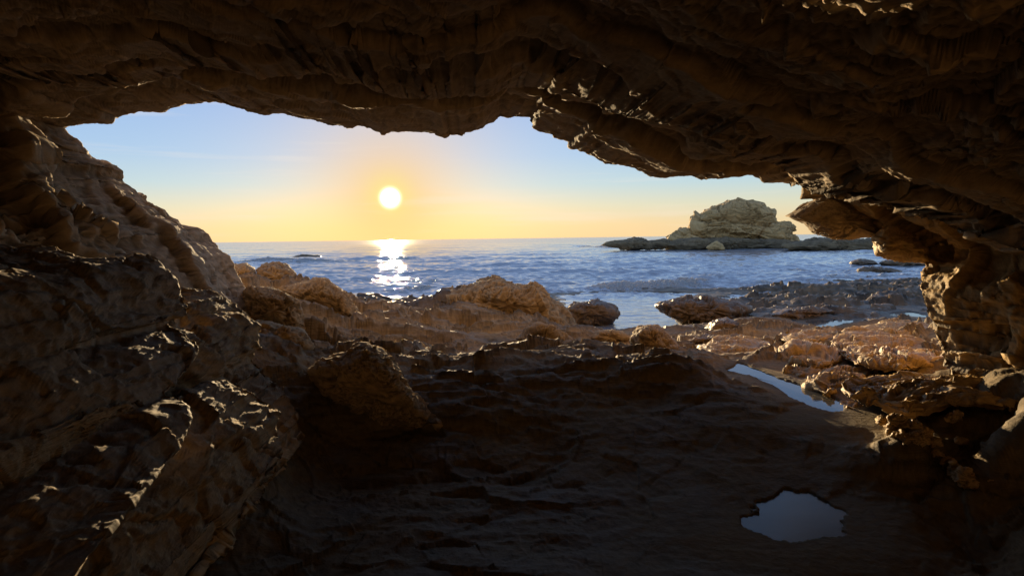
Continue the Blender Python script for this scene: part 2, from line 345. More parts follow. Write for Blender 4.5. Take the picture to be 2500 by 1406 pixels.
# ------------------------------------------------------------------ ground
gp = []
def G(u, v, d): gp.append(at(u, v, d))
def GZ(u, v, z): gp.append(atz(u, v, z))
def GX(x, y, z): gp.append(np.array([x, y, z], float))
for a in [(0, .6, .6), (-1, .8, .6), (1, .8, .6), (-2, .8, .6), (2, .8, .55), (-3.2, 1, .7), (-2.6, 3, .7), (-3.4, 5, .95), (3.2, 1, .6), (-4, 3, .9), (-4.5, 6, 1.2), (-4.6, 9, 1.4), (4.0, 3, .7), (4.6, 5, 1.3), (5.5, 7, 1.0), (6.5, 9.5, .8)]: GX(*a)
for a in [(400, 1406, 3.2), (700, 1406, 3.35), (1000, 1406, 3.4), (1300, 1406, 3.4), (1600, 1406, 3.35), (1900, 1406, 3.25), (2200, 1406, 3.35), (2500, 1406, 3.25),
          (400, 1250, 3.7), (700, 1200, 4.4), (1000, 1200, 4.6), (1300, 1200, 4.6), (1600, 1200, 4.5), (1900, 1250, 4.05), (2200, 1220, 4.35), (2500, 1200, 4.25),
          (600, 1100, 4.5), (800, 1080, 5.3), (1000, 1060, 5.55), (1250, 1050, 5.6), (1500, 1050, 5.5), (1750, 1050, 5.3), (1950, 1090, 5.0), (2200, 1080, 4.75), (2450, 1090, 4.8),
          (820, 920, 6.3), (900, 930, 6.2), (1000, 905, 6.5), (1150, 892, 6.7), (1300, 898, 6.6), (1450, 880, 6.9), (1550, 865, 7.2), (1650, 885, 6.8), (1750, 908, 6.5), (1850, 945, 6.1), (1950, 990, 5.85), (2050, 1022, 5.6), (2150, 1030, 5.4),
          (1000, 960, 6.1), (1300, 960, 6.2), (1600, 960, 6.1), (1800, 1000, 5.6),
          (1100, 862, 8.6), (1250, 866, 8.6), (1200, 832, 10.2), (1350, 842, 9.6), (1450, 840, 10.2), (1550, 834, 10.8), (1650, 838, 10.6), (1700, 830, 11.0),
          (900, 722, 17), (820, 722, 13.2), (750, 722, 11.6), (650, 692, 12.4), (580, 690, 12), (850, 800, 9.2), (950, 832, 8.8), (700, 850, 7.6), (600, 722, 10.4), (1000, 762, 13), (1050, 732, 16.5), (950, 742, 15),
          (1200, 702, 15.5), (1130, 704, 15.5), (1280, 724, 15), (1200, 762, 13), (1350, 802, 12), (1400, 815, 13),
          (1700, 845, 10), (1900, 822, 11.4), (2100, 832, 10.6), (2250, 850, 9.6), (2200, 892, 8), (2000, 880, 8.9), (2080, 930, 7.4), (1850, 862, 9.7), (1750, 874, 9),
          (500, 900, 5.2), (600, 1000, 5.0), (450, 1000, 4.5), (550, 780, 7.0),
          (2400, 950, 5.3), (2500, 1010, 4.6), (2300, 1000, 5.3)]: G(*a)
for a in [(1500, 770, -.4), (1590, 785, -.35), (1450, 748, -.5), (1560, 742, -.5), (1540, 800, -.15), (1650, 765, .25), (1720, 780, .42), (1800, 760, .45), (1950, 760, .45), (2100, 760, .42), (2250, 755, .38), (2250, 790, .42), (2050, 795, .45), (1850, 790, .45),
          (1750, 738, .28), (1950, 732, .26), (2150, 724, .22), (2300, 720, .2), (1640, 722, -.3), (1800, 706, -.05), (2000, 696, -.03), (2200, 684, -.05), (1400, 722, -.6), (1600, 700, -.6)]: GZ(*a)
for x in (-14, -8, -3, 2, 6): GX(x, 25, -1.2); GX(x * 1.3, 32, -1.6)
for x in (-30, -15, 0, 15, 30): GX(x, 46, -1.8); GX(x * 1.4, 80, -2.2)
for a in [(-9, 16, -.6), (-12, 12, -.2), (20, 34, -.1), (26, 30, .2), (14, 16, .5), (22, 18, .6), (-9, 7, 1.0)]: GX(*a)
gp = np.array(gp)
def warpxy(x, y):
    y = np.maximum(y, 0.5)
    return np.stack([np.arctan2(x, y) * 2.2, np.log(y) * 1.5], -1)
gq = warpxy(gp[:, 0], gp[:, 1])
def kern(a, b):
    d2 = ((a[:, None, :] - b[None, :, :]) ** 2).sum(-1); return np.sqrt(d2 + 0.004)
A = kern(gq, gq); n_ = len(gp)
M = np.zeros((n_ + 1, n_ + 1)); M[:n_, :n_] = A - 0.002 * np.eye(n_); M[:n_, n_] = 1; M[n_, :n_] = 1
W_ = np.linalg.solve(M, np.concatenate([gp[:, 2], [0]]))
def base_h(x, y):
    q = warpxy(x.ravel(), y.ravel()); o = np.empty(len(q))
    for i in range(0, len(q), 20000):
        o[i:i + 20000] = kern(q[i:i + 20000], gq) @ W_[:n_] + W_[n_]
    return o.reshape(x.shape)

# pools: outline in the photo, laid on a level water plane
POOLS = [
    ('pool_long', .50, [(1765, 905), (1800, 893), (1798, 884), (1815, 890), (1850, 903), (1890, 920), (1930, 932), (1985, 955), (2030, 968), (2062, 985), (2055, 1005), (2020, 1003), (1980, 992), (1930, 975), (1890, 945), (1840, 920), (1800, 910)],
     'long still tide pool between the dark hump and the layered ledges', 0.10),
    ('pool_near', .66, [(1808, 1272), (1850, 1240), (1880, 1215), (1918, 1193), (1950, 1205), (1985, 1212), (2030, 1232), (2078, 1262), (2070, 1290), (2010, 1310), (1930, 1316), (1870, 1316), (1830, 1300)],
     'dim grey puddle on the shaded cave floor at lower right', 0.06),
    ('pool_mid', .27, [(1960, 785), (2010, 778), (2050, 780), (2033, 770), (2060, 777), (2090, 778), (2085, 788), (2050, 790), (2030, 802), (2005, 803), (1985, 792)],
     'small bright tide pool among weedy rocks, left of two', 0.10),
    ('pool_right', .27, [(2172, 772), (2178, 764), (2210, 761), (2240, 764), (2268, 775), (2240, 777), (2220, 771), (2195, 773)],
     'small bright tide pool beside the right cave wall', 0.10),
    ('pool_tiny', .70, [(1188, 833), (1200, 830), (1214, 833), (1210, 839), (1195, 839)], 'tiny white glint of water on the rocks before the mound', 0.05),
]
def chaikin(p, n=2):
    p = np.array(p, float)
    for _ in range(n):
        q = np.roll(p, -1, 0); p = np.stack([0.75 * p + 0.25 * q, 0.25 * p + 0.75 * q], 1).reshape(-1, 2)
    return [tuple(c) for c in p]
POOLS = [(a, b, chaikin(c), d, e) for a, b, c, d, e in POOLS]
def poly_sd(x, y, poly):
    """signed distance, negative inside"""
    d2 = np.full(x.shape, 1e9); ins = np.zeros(x.shape, bool)
    for i in range(len(poly)):
        a = poly[i]; b = poly[(i + 1) % len(poly)]; e = b - a
        t = np.clip(((x - a[0]) * e[0] + (y - a[1]) * e[1]) / (e @ e), 0, 1)
        d2 = np.minimum(d2, (x - a[0] - t * e[0]) ** 2 + (y - a[1] - t * e[1]) ** 2)
        c = ((a[1] > y) != (b[1] > y)) & (x < (b[0] - a[0]) * (y - a[1]) / (b[1] - a[1] + 1e-12) + a[0])
        ins ^= c
    return np.where(ins, -1, 1) * np.sqrt(d2)
PZ = []; POLY = []
for p in POOLS:
    z = p[1]
    for it in range(6):
        pl = atz(np.array([c[0] for c in p[2]], float), np.array([c[1] for c in p[2]], float), z)
        if it < 5: z = 0.5 * z + 0.5 * (float(np.mean(base_h(pl[:, 0], pl[:, 1]))) - 0.02)
    PZ.append(z); POLY.append(pl); print('POOL', p[0], round(z, 3), pl[:, 1].min(), pl[:, 1].max())

ang = np.concatenate([np.linspace(-180, -50, 60, endpoint=False), np.linspace(-50, 50, 860, endpoint=False), np.linspace(50, 180, 61)])
rad_ = np.concatenate([[0.02], np.exp(np.linspace(math.log(1.3), math.log(60), 720)), [75, 100, 140]])
aa, rr_ = np.meshgrid(np.radians(ang), rad_, indexing='ij')
gx = rr_ * np.sin(aa); gy = rr_ * np.cos(aa)
gz = base_h(gx, np.where(gy < 0.5, 0.5, gy)); gz = np.where(gy < 0.3, np.maximum(gz, 0.9), gz)
GP = np.stack([gx, gy, gz], -1)
nn = grid_normals(GP); nn = nn * np.sign(nn[..., 2:3])
far = np.clip(rr_ / 7.0, 0.25, 2.2)
calm = sstep(0.0, 0.5, gz + 0.35) 
wl = np.stack([gx * (0.6 - 0.32 * sstep(6, 10, gy)), gy, gz * 1.3 + 0.22 * gy * sstep(5, 8, gy)], -1)
# rounded lumps + wavy layered ledges + fine grain
dz = 0.16 * fbm(wl * 0.8 + 4, 3) * np.clip(far, .3, 1.3)
dz += 0.15 * (strata(wl, 0.16, 0.5, 0.35) + 0.5 * strata(wl * 1.7 + 5, 0.12, 0.5, 0.3)) * np.clip(far, .25, 1.2) * (0.5 + 0.5 * sstep(6.0, 8.5, gy))
dz += 0.15 * (facets(GP * np.array([1.0, 1.6, 1.6]) + 3) + 0.5 * facets(GP * np.array([2.4, 3.6, 3.6]) + 1)) * np.clip(far, .25, 1.1) * (0.45 + 0.55 * sstep(6.0, 8.0, gy))
dz += 0.03 * ridged(wl * 3.2, 4) * np.clip(far, .25, 1.3) + 0.011 * fbm(GP * 12, 3) * np.clip(far, .35, 1.0)
smooth_right = sstep(1300, 1500, 1250 + FPX * gx / np.maximum(gy, .1)) * (1 - sstep(5.5, 6.6, gy)) * (1 - sstep(2.3, 3.0, gx))       # the worn smooth hump at right
dz *= (1 - 0.55 * smooth_right) * (0.4 + 0.6 * calm)
dz += 0.03 * ridged(np.stack([gx * 1.5 + gy * 0.9, gy * 0.5, gz * 2], -1) * 2.0, 4) * smooth_right * far * 0.6
GP = GP + nn * dz[..., None] * np.array([0.7, 0.7, 1.0])
INLET = chaikin([(1400, 712), (1375, 738), (1400, 790), (1435, 806), (1480, 805), (1560, 810), (1668, 800), (1640, 775), (1598, 748), (1650, 722), (1720, 712)])
INLET = atz(np.array([c[0] for c in INLET]), np.array([c[1] for c in INLET]), 0.0)
wet = np.zeros_like(GP[..., 0])
for p, pl, zw in list(zip(POOLS, POLY, PZ)) + [(('inlet',), INLET, 0.0)]:
    sd = poly_sd(GP[..., 0], GP[..., 1], pl) + (0.03 if p[0] != 'pool_near' else 0.085) * fbm(GP * np.array([4, 4, 0]) + 2, 4)
    scl = pl[:, 1].mean() / 7.0
    down = zw - 0.02 - np.clip(-sd, 0, 0.5) * 0.4
    dd = np.clip(sd, 0, 3)
    if p[0] != 'inlet': wet = np.maximum(wet, np.exp(-(np.clip(sd, 0, 9) / (0.16 * scl)) ** 2))
    upz = np.clip(GP[..., 2], zw + 0.006 + dd * 0.03, zw + 0.012 + dd * 0.12)
    upz = upz + np.clip(dz, 0, 0.2) * 0.55 * sstep(0.03, 0.35 * scl, sd)
    near = 1 - sstep(0.45 * scl, 1.3 * scl, sd)
    GP[..., 2] = np.where(sd < 0, down, GP[..., 2] * (1 - near) + upz * near)
ground = mesh_obj('ground', GP, grid_quads(*GP.shape[:2], flip=True), M_FLOOR, attrs={'seaward': sstep(12, 15, GP[..., 1]), 'wet_shade': np.maximum(wet, 1 - sstep(5.8, 7.4, GP[..., 1] - 0.35 * np.clip(GP[..., 0] - 3, 0, 2)))})  # wet rims round the pools, plus shade painted over the inner cave floor
tag(ground, 'brown layered rock floor running from the cave out to the sea', kind='structure')
# weedy, wet colour towards the sea: blend in the material by the seaward attribute
def blend_weed(m):
    nt = m.node_tree; N = nt.nodes; L = nt.links
    b = [x for x in N if x.type == 'BSDF_PRINCIPLED'][0]
    src = b.inputs['Base Color'].links[0].from_socket
    a = N.new('ShaderNodeAttribute'); a.attribute_name = 'seaward'
    n = N.new('ShaderNodeTexNoise'); n.inputs['Scale'].default_value = 2.2; n.inputs['Detail'].default_value = 7
    g = N.new('ShaderNodeNewGeometry'); L.new(g.outputs['Position'], n.inputs['Vector'])
    r = N.new('ShaderNodeValToRGB'); r.color_ramp.elements[0].color = (0.02, 0.016, 0.011, 1); r.color_ramp.elements[1].color = (0.24, 0.15, 0.07, 1)
    r.color_ramp.elements[0].position = 0.35; r.color_ramp.elements[1].position = 0.7
    L.new(n.outputs[0], r.inputs[0])
    mx = N.new('ShaderNodeMix'); mx.data_type = 'RGBA'
    mu = N.new('ShaderNodeMath'); mu.operation = 'MULTIPLY'; mu.inputs[1].default_value = 0.85
    L.new(a.outputs['Fac'], mu.inputs[0]); L.new(mu.outputs[0], mx.inputs[0]); L.new(src, mx.inputs[6]); L.new(r.outputs[0], mx.inputs[7])
    rs_ = b.inputs['Roughness'].links[0].from_socket; m3 = N.new('ShaderNodeMix'); m3.data_type = 'FLOAT'; m3.inputs[3].default_value = 0.42
    L.new(mu.outputs[0], m3.inputs[0]); L.new(rs_, m3.inputs[2]); L.new(m3.outputs[0], b.inputs['Roughness'])
    d = N.new('ShaderNodeAttribute'); d.attribute_name = 'wet_shade'
    m2 = N.new('ShaderNodeMix'); m2.data_type = 'RGBA'; m2.blend_type = 'MULTIPLY'; m2.inputs[7].default_value = (0.55, 0.55, 0.50, 1)  # darkens pool rims as wet and the near floor as painted shade
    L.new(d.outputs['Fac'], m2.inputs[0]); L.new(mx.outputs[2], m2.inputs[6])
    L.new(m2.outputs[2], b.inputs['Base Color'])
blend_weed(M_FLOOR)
for p, pl, zw in zip(POOLS, POLY, PZ):
    c = pl.mean(0); ring = c + (pl - c) * 1.0
    nrm = (pl - c) / np.linalg.norm(pl - c, axis=1, keepdims=True)
    ring = pl + nrm * (0.2 * pl[:, 1].mean() / 7.0 if p[0] != 'pool_tiny' else 0.06)
    V = np.concatenate([[c], ring]); n = len(ring)
    Q = [(0, 1 + i, 1 + (i + 1) % n) for i in range(n)]
    V[:, 2] = zw
    tri = np.array(Q)
    fn = np.cross(V[tri[0][1]] - V[0], V[tri[0][2]] - V[0])
    if fn[2] < 0: tri = tri[:, ::-1]
    o = mesh_obj('tide_pool', V, tri, M_PUDDLE if p[0] == 'pool_near' else M_POOL, origin=c)
    tag(o, p[3], 'tide pool', 'tide pools on the rock floor')

# ------------------------------------------------------------------ single rocks from their outlines
def rock_verts(outline, d, T, k=None, off=0.0, amp=0.5, res=1.0, bury=0.0, lean=0.0, **kw):
    o = np.array(outline, float); c = o.mean(0) if len(o) else None
    # densify and express as radius over angle
    seg = []
    for i in range(len(o)):
        a, b = o[i], o[(i + 1) % len(o)]
        m = max(2, int(np.hypot(*(b - a)) / 2)); tt = np.linspace(0, 1, m, endpoint=False)[:, None]
        seg.append(a + (b - a) * tt)
    s = np.concatenate(seg); per = len(s) * 2
    n1 = int(np.clip(per * 0.41 * 0.85 * res, 40, 420)); n2 = int(np.clip(n1 * 0.42, 20, 150))
    an = np.arctan2(s[:, 1] - c[1], s[:, 0] - c[0]); rr = np.hypot(s[:, 0] - c[0], s[:, 1] - c[1])
    i = np.argsort(an); an = an[i]; rr = rr[i]
    ph = np.linspace(-math.pi, math.pi, n1, endpoint=False)
    R = np.interp(ph, np.concatenate([an - 2 * math.pi, an, an + 2 * math.pi]), np.tile(rr, 3))
    psi = np.linspace(-math.pi / 2, math.pi / 2, n2)
    cs = np.clip(np.cos(psi), 0, 1) ** 0.6; cs[[0, -1]] = 0
    PX = c[0] + (R * np.cos(ph))[:, None] * cs[None, :]
    PY = c[1] + (R * np.sin(ph))[:, None] * cs[None, :]
    sd = np.sin(psi); dep = d + T * np.where(sd < 0, sd * 0.8, sd)[None, :] + lean * (PY - c[1]) / FPX * d
    P = at(PX, PY, dep)
    n = grid_normals(P, True)
    ctr = P.mean((0, 1)); s_ = np.sign(((P - ctr) * n).sum(-1).mean()); n = n * s_
    n[:, 0] = n[:, 1].mean(0); n[:, -1] = n[:, -2].mean(0)
    size = R.mean() / FPX * d
    kk = k or max(0.12, size * 1.1)
    edge = 0.35 + 0.65 * np.abs(sd)[None, :] ** 0.6
    disp = rough(P, kk, off=off, **kw) * amp * edge
    P = P + n * disp[..., None]
    return P, s_
def rock(name, outline, d, T, mat, label=None, cat='rock', group=None, parent=None, seed=0.0, **kw):
    P, s_ = rock_verts(outline, d, T, off=seed * 3.71 + 1.3, **kw)
    n, m = P.shape[:2]
    org = P.reshape(-1, 3).mean(0); org[2] = P[..., 2].min()
    o = mesh_obj(name, P, grid_quads(n, m, True, flip=s_ < 0), mat, parent, origin=None if parent else org)
    return tag(o, label, None if parent else cat, None if parent else group)

# cave parts that stick out of the right wall
rock('spur', [(1915, 528), (1935, 515), (1970, 495), (1990, 487), (2020, 478), (2100, 488), (2180, 525), (2235, 560), (2215, 600), (2130, 577), (2075, 583), (2030, 583), (1985, 567), (1960, 545), (1935, 536)], 7.6, 0.7, M_CAVE, parent=cave, seed=1, amp=0.25)
rock('tooth', [(1957, 452), (1980, 466), (2010, 480), (1978, 486), (1952, 487), (1956, 472)], 7.3, 0.2, M_CAVE, parent=cave, seed=2, amp=0.2)
rock('knob', [(2130, 580), (2150, 560), (2190, 548), (2240, 570), (2275, 610), (2270, 640), (2200, 635), (2160, 631), (2138, 620)], 6.9, 0.5, M_SUNNY, parent=cave, seed=3, amp=0.45)

RK = [
 # outline, d, T, mat, label
 ([(562, 660), (575, 647), (600, 645), (620, 655), (640, 680), (600, 700), (565, 690)], 12.5, .6, 'S', 'low brown rock at the foot of the left cave wall against the sea'),
 ([(625, 660), (645, 645), (668, 638), (695, 645), (718, 660), (732, 682), (700, 715), (630, 710)], 13, .8, 'S', 'rounded brown boulder on the shoreline at left against the sea'),
 ([(680, 705), (722, 692), (750, 686), (770, 679), (792, 680), (810, 695), (842, 712), (872, 730), (890, 760), (860, 800), (780, 815), (700, 780)], 11, 1.0, 'S', 'craggy brown outcrop with a notched top left of the sun glitter'),
 ([(600, 715), (625, 700), (660, 702), (698, 715), (728, 738), (750, 772), (725, 810), (650, 815), (608, 775)], 9, .7, 'S', 'rounded rock with a thin lit crest below the shoreline boulder'),
 ([(435, 755), (468, 755), (490, 768), (507, 800), (495, 835), (450, 825)], 5.8, .3, 'S', 'narrow jagged rock between the dark bulge and the blunt shelf'),
 ([(470, 780), (488, 771), (520, 769), (545, 784), (555, 808), (560, 860), (560, 930), (480, 930), (460, 850)], 5.6, 0.4, 'S', 'rounded lump in the middle of the left slope with a lit arc'),
 ([(605, 795), (640, 790), (685, 798), (732, 808), (765, 826), (745, 865), (680, 870), (615, 845)], 7.4, .6, 'S', 'flat tilted slab with a pale top at centre left'),
 ([(750, 905), (800, 880), (845, 866), (872, 845), (892, 838), (922, 850), (957, 880), (982, 920), (1032, 960), (1067, 1000), (1087, 1030), (1060, 1042), (1000, 1030), (930, 1020), (850, 990), (770, 950)], 6.0, .8, 'S', 'long rock nose sloping down to the right in the middle foreground'),
 ([(1050, 730), (1090, 708), (1125, 693), (1170, 685), (1217, 685), (1252, 700), (1292, 705), (1342, 725), (1372, 745), (1402, 782), (1430, 820), (1350, 850), (1200, 820), (1070, 775)], 15, 1.8, 'S', 'large rounded brown mound at the water edge in the middle'),
 ([(1383, 755), (1398, 744), (1422, 738), (1445, 734), (1476, 742), (1500, 747), (1508, 768), (1495, 785), (1440, 800), (1395, 790)], 17.0, .7, 'W', 'dark weedy boulder standing in the water of the inlet'),
 ([(1260, 825), (1285, 799), (1312, 789), (1350, 798), (1385, 815), (1408, 838), (1375, 870), (1285, 872)], 10, .6, 'F', 'knobbly brown lump in front of the mound'),
 ([(1165, 795), (1200, 781), (1242, 782), (1270, 796), (1240, 812), (1175, 810)], 12, .5, 'F', 'small flat brown rock between the mound and the knobbly lump'),
 ([(1538, 825), (1560, 798), (1600, 796), (1632, 813), (1655, 845), (1665, 880), (1600, 895), (1545, 865)], 9.8, .6, 'F', 'smooth reddish brown rock on the near bank of the inlet'),
 ([(1645, 890), (1690, 866), (1740, 869), (1792, 888), (1812, 905), (1745, 922), (1670, 915)], 8.3, .5, 'F', 'low brown rock beside the upper end of the long pool'),
 ([(1440, 825), (1460, 807), (1490, 805), (1525, 812), (1550, 825), (1500, 845), (1450, 840)], 10.8, .4, 'F', 'small rough rock on the near bank of the inlet below the dark boulder'),
 ([(1340, 850), (1380, 832), (1420, 826), (1450, 840), (1470, 870), (1430, 885), (1370, 880)], 8.8, .4, 'F', 'pale crusted rock at the top of the shaded cave floor'),
 ([(1598, 745), (1615, 738), (1650, 728), (1722, 723), (1792, 735), (1835, 752), (1805, 785), (1722, 797), (1665, 787), (1632, 768)], 16.5, 1.3, 'W', 'reddish weedy reef tongue on the right side of the inlet'),
 ([(1720, 800), (1740, 784), (1775, 778), (1802, 790), (1820, 812), (1770, 822), (1730, 818)], 12.8, .5, 'W', 'clump of pale weedy rock behind the layered ledges'),
 ([(1870, 770), (1930, 752), (1990, 748), (2040, 760), (2020, 778), (1940, 784)], 15.2, .8, 'W', 'low dark reef hump left of the small bright pool'),
 ([(2085, 790), (2120, 778), (2180, 782), (2200, 795), (2160, 806), (2100, 804)], 13.8, .6, 'W', 'low weedy rock between the two small bright pools'),
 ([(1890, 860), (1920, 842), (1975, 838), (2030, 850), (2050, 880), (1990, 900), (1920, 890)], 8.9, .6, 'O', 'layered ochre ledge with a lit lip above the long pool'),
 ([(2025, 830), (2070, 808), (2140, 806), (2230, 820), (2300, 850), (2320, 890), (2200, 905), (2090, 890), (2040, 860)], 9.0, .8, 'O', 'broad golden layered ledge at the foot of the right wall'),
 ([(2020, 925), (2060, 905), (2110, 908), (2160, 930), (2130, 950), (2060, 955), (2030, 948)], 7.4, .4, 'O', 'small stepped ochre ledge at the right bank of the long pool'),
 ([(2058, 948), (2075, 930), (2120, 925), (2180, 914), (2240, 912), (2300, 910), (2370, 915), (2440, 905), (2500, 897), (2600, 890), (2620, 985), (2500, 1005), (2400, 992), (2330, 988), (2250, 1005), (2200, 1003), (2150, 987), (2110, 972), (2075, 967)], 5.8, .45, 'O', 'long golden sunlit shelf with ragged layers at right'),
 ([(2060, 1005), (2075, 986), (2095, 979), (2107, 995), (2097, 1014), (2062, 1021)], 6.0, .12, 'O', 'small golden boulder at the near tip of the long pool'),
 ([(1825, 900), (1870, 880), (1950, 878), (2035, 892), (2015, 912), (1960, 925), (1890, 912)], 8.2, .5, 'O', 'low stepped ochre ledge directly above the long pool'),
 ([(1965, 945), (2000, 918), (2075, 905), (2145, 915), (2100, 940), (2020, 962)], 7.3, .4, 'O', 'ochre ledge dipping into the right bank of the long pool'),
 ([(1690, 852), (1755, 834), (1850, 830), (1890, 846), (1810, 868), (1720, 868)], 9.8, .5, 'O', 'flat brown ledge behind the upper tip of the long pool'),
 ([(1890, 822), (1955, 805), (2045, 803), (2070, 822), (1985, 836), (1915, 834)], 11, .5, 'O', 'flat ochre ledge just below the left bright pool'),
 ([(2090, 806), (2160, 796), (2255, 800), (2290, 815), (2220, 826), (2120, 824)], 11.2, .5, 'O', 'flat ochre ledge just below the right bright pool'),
 ([(1660, 838), (1700, 822), (1790, 818), (1850, 826), (1790, 842), (1700, 848)], 11.0, .5, 'W', 'flat weedy ledge behind the flat brown ledge'),
 # rocks out in the sea
 ([(2090, 658), (2110, 652), (2135, 650), (2180, 655), (2214, 664), (2150, 671), (2100, 667)], 37, 1.0, 'W', 'flat dark rock awash in the sea near the right wall'),
 ([(2072, 640), (2100, 632), (2130, 636), (2145, 645), (2110, 650), (2080, 648)], 47, 1.2, 'W', 'dark jagged rock awash behind the flat one at right'),
 ([(2140, 642), (2180, 634), (2250, 638), (2280, 648), (2200, 652)], 46, 1.4, 'W', 'long dark rock awash touching the right wall edge'),
 ([(2005, 717), (2030, 710), (2062, 714), (2050, 721), (2015, 722)], 25, .5, 'W', 'small brown rock poking from the shallows, left of three'),
 ([(2080, 708), (2100, 701), (2125, 706), (2112, 713), (2090, 713)], 27, .5, 'W', 'small brown rock poking from the shallows, middle of three'),
 ([(2180, 700), (2205, 694), (2240, 699), (2225, 706), (2190, 706)], 28.5, .5, 'W', 'small brown rock poking from the shallows, right of three'),
 ([(712, 628), (735, 622), (775, 624), (795, 630), (760, 633), (720, 633)], 88, 1.5, 'W', 'low dark rock awash far out left of the glitter'),
 ([(1722, 604), (1738, 594), (1752, 590), (1766, 598), (1770, 610), (1730, 612)], 100, 1.2, 'B', 'small pale boulder at the waterline before the rock island'),
 ([(1468, 598), (1490, 590), (1528, 588), (1548, 582), (1592, 588), (1632, 583), (1660, 596), (1600, 609), (1530, 609)], 108, 3.0, 'X', 'low dark reef trailing left from the rock island'),
 ([(1900, 600), (1945, 590), (1990, 583), (2060, 583), (2140, 580), (2260, 596), (2240, 625), (2050, 614), (1950, 611)], 92, 4.0, 'X', 'low dark green reef running right from the rock island'),
]
MM = {'S': M_SLOPE, 'C': M_CAVE, 'W': M_REEF, 'F': M_FLOOR, 'O': M_SUNNY, 'B': M_STACK, 'X': M_STACKB}
for i, (o_, d, T, mt, lab) in enumerate(RK):
    if mt == 'S' and 5.5 < d < 14:      # sink the foot of the rock into the slope
        cv = sum(c[1] for c in o_) / len(o_); o_ = [(u, v + (22 if v > cv else 0)) for u, v in o_]
    nm = 'reef' if 'reef' in lab else 'rock_ledge' if ('ledge' in lab or 'shelf' in lab) else 'boulder' if 'boulder' in lab else 'rock'
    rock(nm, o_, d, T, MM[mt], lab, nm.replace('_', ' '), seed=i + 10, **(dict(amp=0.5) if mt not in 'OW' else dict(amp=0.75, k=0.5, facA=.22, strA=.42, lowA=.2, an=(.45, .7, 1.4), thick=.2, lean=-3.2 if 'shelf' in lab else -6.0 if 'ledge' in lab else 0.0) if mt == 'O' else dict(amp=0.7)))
# sunlit rubble on the floor at right
rs = np.random.RandomState(5)
RUB = [(2195, 1035, 26), (2230, 1045, 22), (2262, 1052, 16), (2215, 1068, 20), (2248, 1075, 24), (2285, 1078, 14), (2190, 1062, 12), (2345, 1075, 14), (2330, 1020, 18), (2160, 1030, 16), (2175, 1052, 10),
       (2290, 1110, 14), (2312, 1130, 16), (2335, 1148, 20), (2362, 1165, 26), (2378, 1185, 16), (2420, 1176, 7)]
LB = ['golden stone at the top left of the sunlit rubble patch', 'golden stone at the top middle of the sunlit rubble patch', 'golden stone at the top right of the sunlit rubble patch', 'golden stone at the bottom left of the rubble patch',
      'broad golden stone at the bottom middle of the rubble patch', 'golden stone at the bottom right of the rubble patch', 'small stone at the left edge of the rubble patch', 'lone golden stone to the right of the rubble patch',
      'curved pale stone just under the golden shelf', 'purplish stone left of the rubble patch under the shelf', 'tiny stone below the purplish stone', 'uppermost stone of the thin lit trail below the rubble', 'second stone down the thin lit trail',
      'third stone down the thin lit trail', 'large lit stone near the bottom of the thin trail', 'lowest stone of the thin lit trail', 'tiny pebble to the right of the lit trail']
for (u, v, r), lab in zip(RUB, LB):
    a = np.linspace(0, 2 * math.pi, 9, endpoint=False)
    rad2 = r * (0.75 + 0.5 * rs.rand(9))
    o_ = np.stack([u + rad2 * np.cos(a) * 1.15, v + rad2 * np.sin(a) * 0.8], 1)
    dd_ = np.linspace(3.0, 7.5, 400); pp = at(np.full(400, float(u)), np.full(400, v + r * 0.55), dd_)
    hit = np.where(pp[:, 2] <= base_h(pp[:, 0], pp[:, 1]) + 0.03)[0]
    d = float(dd_[hit[0]]) if len(hit) else 5.2          # rests on the floor
    rock('stone', o_, d, r / FPX * d, M_SUNNY, lab, 'stone', 'sunlit stones on the floor by the right wall', seed=u * 0.01, amp=0.8, facA=.55, k=r / FPX * d * 1.3, res=2.0)
# sea stack
st = empty('sea_stack', atz(np.array(1790.), np.array(606.), 0.0))
tag(st, 'pale khaki rock island with a rounded crag standing in the sea', 'rock island')
rock('crag', [(1690, 560), (1697, 548), (1692, 537), (1706, 522), (1725, 511), (1745, 505), (1770, 498), (1790, 492), (1810, 488), (1840, 490), (1865, 498), (1874, 508), (1891, 515), (1888, 535), (1892, 560), (1870, 600), (1720, 600)], 112, 7, M_STACK, parent=st, seed=51, amp=0.34, k=6.5, facA=.4, strA=.5, fineA=.03, thick=.2, res=1.6)
rock('shoulder', [(1630, 588), (1655, 563), (1672, 553), (1697, 551), (1740, 560), (1760, 600), (1640, 604)], 111, 5, M_STACK, parent=st, seed=52, amp=0.36, k=5, facA=.4, strA=.45, fineA=.03, res=1.6)
rock('shoulder', [(1850, 560), (1880, 543), (1930, 542), (1946, 555), (1940, 570), (1948, 590), (1940, 604), (1860, 604)], 110, 4.5, M_STACK, parent=st, seed=53, amp=0.36, k=5, facA=.4, strA=.45, fineA=.03, res=1.6)
rock('plinth', [(1610, 600), (1640, 584), (1700, 580), (1800, 582), (1900, 582), (1950, 585), (1985, 596), (1960, 612), (1800, 613), (1640, 612)], 109, 7, M_STACKB, parent=st, seed=54, amp=0.35, res=1.6)

# ------------------------------------------------------------------ sea
dpx = np.concatenate([np.arange(330, 140, -0.7), np.arange(140, 25, -0.22), np.arange(25, 4, -0.16), np.geomspace(3.9, 0.25, 50)])
r_s = 2.4 * FPX / dpx
a_s = np.radians(np.linspace(-52, 52, 800))
A_, R_ = np.meshgrid(a_s, r_s, indexing='ij')
